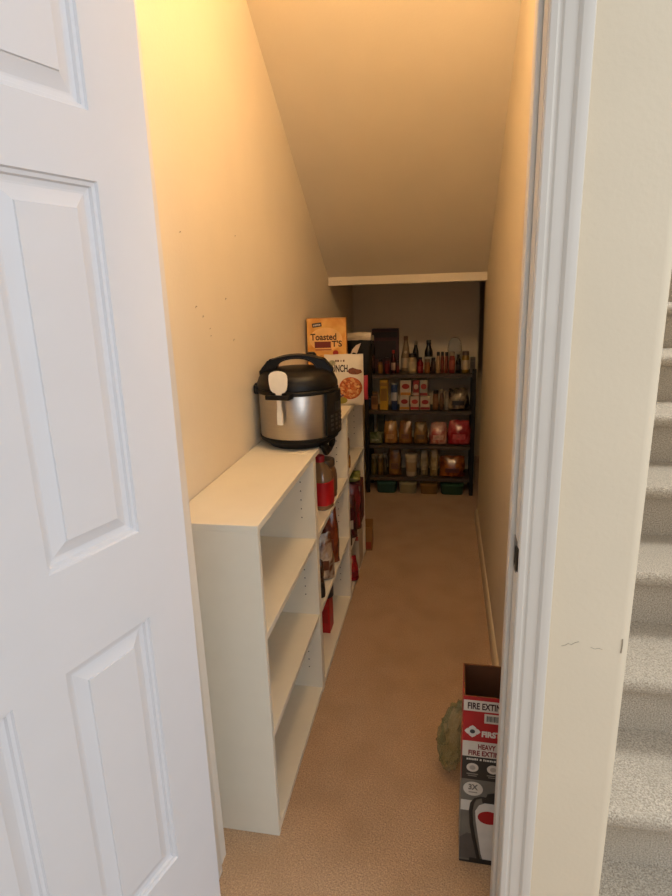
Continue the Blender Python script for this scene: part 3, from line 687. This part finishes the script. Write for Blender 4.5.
MAKE = dict(jar=jar, bottle=bottle, jug=jug, box=carton, can=can, tub=tub, bag=bag)

# ------------------------------------------------------------------ black rack against the back wall
rk = thing('pantry_rack', 'black open four shelf pantry rack standing against the back wall', 'rack', (-.518, 3.735, 0))
RW, RD = .714, .238
for x in (0, RW-.026):
    for y in (0, RD-.026):
        obj('post', box(x, x+.026, y, y+.026, 0, .845, .002, 1), RACK, rk)
for z in (.815, .574, .34, .115):
    bm = box(.0262, RW-.0262, .002, RD-.002, z-.012, z, .001, 1)
    box(.0262, RW-.0262, .0, .012, z-.022, z-.0002, .001, 1, bm)
    obj('shelf_board', bm, mat('rack_shelf', '4a3e34', .5), rk)
for y in (.0, ):
    for x in (.004, RW-.020):
        for z0, z1 in ((.115, .34), (.574, .815)):
            obj('side_brace', tube([(x+.008, .028, z0+.02), (x+.008, RD-.028, z1-.03)], .004, 6), RACK, rk)

GROUPS = {1: 'bottles and jars on the top rack shelf', 2: 'packages on the second rack shelf', 3: 'bags on the third rack shelf', 4: 'packages on the fourth rack shelf', 5: 'low bins under the rack'}
SY = {}
for kind, name, cat, label, s, x, z, w, h, yo, cols in ITEMS:
    y = 3.795 if yo == 0 else 3.905
    if kind == 'bag': y = 3.80
    if s == 5: y = 3.815
    kw = {}
    o = MAKE[kind](name, label, cat, x, y, z+.0006, w, h, cols, GROUPS[s], **kw)

# ------------------------------------------------------------------ contents of the middle and far shelf units
jg = thing('juice_jug', 'clear jug of brown juice with red cap and red label', 'jug', (-.441, 1.965, .5836), R(-12), 'contents of the middle shelf unit')
obj('jug_body', lathe([(.038, 0), (.043, .005), (.044, .03), (.044, .108), (.042, .120), (.037, .138), (.026, .158), (.016, .170), (.015, .176)], 28, power=3), mat('juice_brown', '8a6a4a', .18, var=.2, scale=14, coat=.5), jg, smooth=40)
obj('cap', lathe([(.017, .175), (.018, .177), (.018, .195), (.016, .198)], 20), cm('a01822', .4), jg, smooth=40)
obj('red_label', lathe([(.0440, .018), (.0452, .019), (.0452, .106), (.0440, .107)], 28, power=3), cm('b3101a', .4), jg, smooth=40)
jar('jar', 'brown glass jar behind the red labelled jug', 'jar', -.448, 2.085, .5836, .090, .150, ('6b4a2e', '4a3a2a', '6f5236'), 'contents of the middle shelf unit')
bag('coffee_bag', 'brown and white printed bag on the second shelf of the middle unit', 'bag', -.447, 1.93, .3076, .105, .185, ('c0ae94', '5e3218'), 'contents of the middle shelf unit', d=.06, rz=R(20))
bag('cookie_bag', 'rust orange bag behind the brown and white bag', 'bag', -.450, 2.07, .3076, .10, .235, ('8c4420', '5a2410'), 'contents of the middle shelf unit', d=.06, rz=R(15))
jar('jar', 'small black jar on the second shelf, close to the empty unit', 'jar', -.420, 1.800, .3076, .034, .050, ('15100e', '0e0c0b', '201814'), 'contents of the middle shelf unit')
bag('pasta_sack', 'dark slim bag on the second shelf, before the brown and white bag', 'bag', -.438, 1.845, .3076, .045, .120, ('2a1c16', '4a2c1e'), 'contents of the middle shelf unit', d=.04, rz=R(10))
carton('cocoa_box', 'red box in the bottom compartment of the middle unit', 'box', -.476, 2.045, .0206, .080, .150, ('a81410', '8c100c', 'b02018'), 'contents of the middle shelf unit', dep=.075)
can('coffee_tin', 'dark navy tin on top of the red box', 'tin', -.462, 2.045, .1715, .076, .100, ('101828', '202a3c', '182236'), 'contents of the middle shelf unit')

G3 = 'contents of the far shelf unit'
jar('jar', 'dark jar with a black lid, topmost of two stacked at the far shelf unit', 'jar', -.440, 2.455, .660, .056, .082, ('6a3a18', '181310', '8a6a3a'), G3)
jar('jar', 'amber jar with a black lid standing under another jar', 'jar', -.440, 2.455, .5836, .062, .076, ('94602a', '14100e', 'a87c40'), G3)
jar('jar', 'small dark jar in front of the dark red bags', 'jar', -.418, 2.375, .2406, .042, .075, ('2c2420', '3c3632', '3a302a'), G3)
bag('coffee_bag', 'dark red bag with a pale patch, in front in the far unit', 'bag', -.442, 2.455, .2406, .115, .205, ('5a121c', '2a0e12', 'a09890'), G3, d=.065, rz=R(20))
bag('coffee_bag', 'dark maroon bag behind the dark red bag of the far unit', 'bag', -.440, 2.560, .2406, .115, .225, ('3a1014', '6a1a24'), G3, d=.065, rz=R(12))
carton('tea_box', 'dark red carton at the back of the pile in the far unit', 'box', -.445, 2.690, .2406, .105, .205, ('4a141a', '2a1010', '6a5a50'), G3, dep=.10)
bag('tea_packet', 'green packet lying on the dark red carton in the far unit', 'packet', -.445, 2.690, .4466, .09, .045, ('6a7430', '9a9a58'), G3, d=.09, rz=R(20))
carton('snack_box', 'white and red box in the bottom compartment of the far unit', 'box', -.448, 2.640, .0206, .100, .185, ('b3a692', 'b3a692', 'a0443a'), G3, dep=.12)
bag('onion_bag', 'shiny red bag in the bottom compartment of the far unit', 'bag', -.428, 2.470, .0206, .080, .115, ('a01420', '7a0e18'), G3, d=.08, rz=R(40))

fb = thing('cardboard_box', 'small tan box on the carpet between the far shelf unit and the rack', 'box', (-.420, 2.885, 0), R(4))
obj('carton', box(-.05, .05, -.06, .06, 0, .135, .002, 1), cm('8a6230', .6), fb)
obj('red_print', box(-.044, .044, -.0006, 0, .01, .05), cm('8c3418', .5), fb).location = (0, -.06, 0)
o = obj('side_print', box(0, .0006, -.05, .05, .012, .05), cm('8c3418', .5), fb); o.location = (.05, 0, 0)

# ------------------------------------------------------------------ fire extinguisher carton inside the doorway
W, Dp, H = .146, .118, .475; T = .003
fx = thing('extinguisher_box', 'red, white and grey fire extinguisher carton standing open behind the door jamb', 'box', (.056+W/2, 1.128+Dp/2, 0), R(-1.0))
BRD = mat('cardboard_inside', '6b3f22', .8, var=.08, scale=25)
RED = cm('a8121a', .42); WHT = cm('cfc6b8', .45); CHR = cm('2b2723', .45); GRY = cm('6f685d', .5, var=.12, scale=30); LGR = cm('8d857a', .5)
bm = box(-W/2, W/2, -Dp/2, Dp/2, 0, T)
box(-W/2, W/2, -Dp/2, -Dp/2+T, T, H, bm=bm); box(-W/2, W/2, Dp/2-T, Dp/2, T, H, bm=bm)
box(-W/2, -W/2+T, -Dp/2+T, Dp/2-T, T, H, bm=bm); box(W/2-T, W/2, -Dp/2+T, Dp/2-T, T, H, bm=bm)
obj('carton', bm, BRD, fx)
fr = -Dp/2-.0002
def face(name, x0, x1, z0, z1, m, lift=0):
    o = obj(name, box(x0, x1, fr-.0004-lift, fr-lift, z0, z1), m, fx); return o
wl, wr = -W/2, W/2
face('red_field', wl, wr, .345, H, RED)
face('white_strip', wl, wr, .4375, .4655, WHT, .0004)
face('white_strip', wl, wr, .314, .356, WHT, .0004)
face('black_band', wl, wr, .249, .314, CHR)
face('grey_field', wl, wr, .006, .249, GRY)
face('dark_foot', wl, wr, 0, .006, CHR)
obj('side_print', box(-.0004, 0, -Dp/2, Dp/2, .249, H), RED, fx).location = (-W/2, 0, 0)
obj('side_print', box(-.0004, 0, -Dp/2, Dp/2, 0, .249), LGR, fx).location = (-W/2, 0, 0)
ty = fr-.0010
DRED = cm('7d1116', .5); TXT = cm('3a1214', .5); WT = cm('d8d0c4', .5)
text('headline_lettering', 'FIRE EXTINGUISHER', .023, wl+.008, .4435, ty, TXT, fx, width=.134, bold=.0007)
face('barcode_label', wl+.046, wl+.092, .408, .4325, WHT, .0004)
bm = bmesh.new()
for q in range(14): box(wl+.051+q*.0026, wl+.051+q*.0026+(.0012 if q % 3 else .0018), fr-.0012, fr-.0006, .413, .428, bm=bm)
obj('barcode', bm, CHR, fx)
# diamond emblem made of four lobes round a dark centre
lz, lx, s_ = .383, wl+.021, .0160
bm = bmesh.new()
for q in range(4):
    ca, sa = math.cos(q*math.pi/2), math.sin(q*math.pi/2)
    lobe = [(.10, 0), (.40, -.50), (.62, -.46), (.80, -.30), (1.0, 0), (.80, .30), (.62, .46), (.40, .50)]
    outline_plate([(lx+s_*1.1*(ca*x-sa*z), lz+s_*(sa*x+ca*z)) for x, z in lobe], .0006, bm)
obj('emblem', bm, WT, fx).location = (0, fr-.0005, 0)
obj('emblem_centre', outline_plate(ell(lx, lz, .0058, .0054, 16), .0006), cm('3a3a3a', .5), fx).location = (0, fr-.0009, 0)
text('brand_lettering', 'FIRST ALERT', .020, wl+.041, .3715, ty, WT, fx, width=.098, bold=.0010)
text('subtitle_lettering', 'HEAVY DUTY', .0185, wl+.034, .3365, ty, DRED, fx, width=.076, bold=.0006)
text('subtitle_lettering', 'FIRE EXTINGUISHER', .0185, wl+.013, .3185, ty, DRED, fx, width=.128, bold=.0006)
obj('small_print', dashes(wl+.010, wr-.010, .3040, .0056, 7), WT, fx).location = (0, fr-.0006, 0)
for q in range(3):
    cx_ = wl+.024+q*.046
    obj('round_icon', outline_plate(ell(cx_, .283, .0135, .0120, 22), .0006), WHT, fx).location = (0, fr-.0004, 0)
    obj('icon_mark', outline_plate(ell(cx_, .283, .0070, .0062, 14), .0006), cm('a59c90', .5), fx).location = (0, fr-.0008, 0)
    face('caption_lines', cx_-.013, cx_+.013, .2635, .2660, LGR, .0004); face('caption_lines', cx_-.010, cx_+.010, .2585, .2605, LGR, .0004)
obj('oval_badge', outline_plate(ell(wl+.027, .2225, .0225, .0200, 26), .0006), WHT, fx).location = (0, fr-.0004, 0)
text('badge_lettering', '3X', .021, wl+.016, .2205, ty, GRY, fx, width=.022, bold=.0008)
face('badge_lines', wl+.017, wl+.037, .2115, .2140, LGR, .001)
face('white_patch', wl, wl+.026, .158, .188, WHT, .0004)
# printed extinguisher with its hose
o = obj('extinguisher_print', outline_plate([(wl+.056, .012), (wl+.050, .034), (wl+.036, .130), (wl+.034, .158), (wl+.042, .176), (wl+.058, .186), (wl+.092, .186), (wl+.108, .176), (wl+.114, .158), (wl+.112, .130), (wl+.098, .034), (wl+.092, .012)], .0006), WT, fx); o.location = (0, fr-.0004, 0)
o = obj('red_disc_print', outline_plate(ell(wl+.066, .143, .026, .019, 22), .0006), RED, fx); o.location = (0, fr-.0009, 0)
o = obj('valve_print', outline_plate([(wl+.050, .185), (wl+.048, .196), (wl+.058, .203), (wl+.060, .212), (wl+.098, .224), (wl+.100, .212), (wl+.086, .204), (wl+.086, .185)], .0006), CHR, fx); o.location = (0, fr-.0006, 0)
hose = [(wl+.058, .199), (wl+.045, .200), (wl+.033, .194), (wl+.026, .180), (wl+.0235, .158), (wl+.026, .120), (wl+.033, .076), (wl+.041, .036), (wl+.046, .012)]
o = obj('hose_print', tube([(x, 0, z) for x, z in hose], [.0030]*3+[.0045]*6, 8), CHR, fx, smooth=50); o.location = (0, fr-.001, 0); o.scale = (1, .2, 1)
o = obj('ground_print', outline_plate([(wl, .012), (wl, .075), (wl+.016, .090), (wl+.030, .088), (wl+.040, .020), (wl+.036, .012)], .0005), cm('57514a', .5, var=.15, scale=40), fx); o.location = (0, fr-.0003, 0)
face('foot_strip_print', wl+.024, wr, .006, .016, CHR, .0014)  # black printed strip along the bottom of the carton front

# crumpled green plastic bag behind the carton
bm = bmesh.new(); bmesh.ops.create_icosphere(bm, subdivisions=5, radius=1)
for v in bm.verts:
    p = v.co.copy()
    q_ = p*1.5+Vector((3, 1, 2))
    ridge = abs(noise.noise(p*2.3+Vector((1, 5, 2))))+.35*abs(noise.noise(p*4.5+Vector((4, 1, 2))))
    k_ = 1.15+.45*noise.noise(q_)-.85*ridge
    hgt = (p.z+1)/2
    x_ = p.x*(.044-.014*hgt)*k_+.030*hgt*hgt-.006*math.sin(hgt*5)
    y_ = p.y*(.075-.040*hgt)*k_
    v.co = Vector((x_, y_, hgt*.245*(1+.16*noise.noise(p*2.2)-.12*ridge)))
zmin = min(v.co.z for v in bm.verts)
for v in bm.verts: v.co.z -= zmin
gm = bpy.data.materials.new('green_film'); gm.use_nodes = True
nt = gm.node_tree; b = nt.nodes['Principled BSDF']; b.inputs['Roughness'].default_value = .22
tc = nt.nodes.new('ShaderNodeTexCoord'); nz_ = nt.nodes.new('ShaderNodeTexNoise'); nz_.inputs['Scale'].default_value = 11; nz_.inputs['Detail'].default_value = 3
rp = nt.nodes.new('ShaderNodeValToRGB'); rp.color_ramp.elements[0].position = .35; rp.color_ramp.elements[1].position = .68
rp.color_ramp.elements[0].color = lin('727c3e')+(1,); rp.color_ramp.elements[1].color = lin('a8a48a')+(1,)
nt.links.new(tc.outputs['Object'], nz_.inputs['Vector']); nt.links.new(nz_.outputs['Fac'], rp.inputs[0]); nt.links.new(rp.outputs[0], b.inputs['Base Color'])
b.inputs['Alpha'].default_value = .4
o = obj('plastic_bag', bm, gm, smooth=180); o.location = (.036, 1.415, .001); o.rotation_euler = (0, 0, R(-6))
tag(o, 'crumpled green translucent plastic bag on the carpet beside the extinguisher carton', 'plastic bag')

# ------------------------------------------------------------------ closet lamp on the wall above the door, inside
lp = thing('wall_light', 'round warm wall light above the closet door, inside', 'light', (.01, YI, 2.33))
lp.rotation_euler = (R(-90), 0, 0)
obj('canopy', lathe([(.075, 0), (.078, .006), (.076, .020), (.060, .026)], 32), TRIM, lp, smooth=40)
gm2 = bpy.data.materials.new('lamp_glass'); gm2.use_nodes = True
b = gm2.node_tree.nodes['Principled BSDF']; b.inputs['Base Color'].default_value = (.9, .85, .75, 1)
b.inputs['Emission Color'].default_value = LAMP_COLOR+(1,); b.inputs['Emission Strength'].default_value = LAMP_POWER
obj('glass_shade', lathe([(.050, .026), (.066, .038), (.072, .060), (.066, .082), (.044, .097), (.001, .103)], 32), gm2, lp, smooth=60)
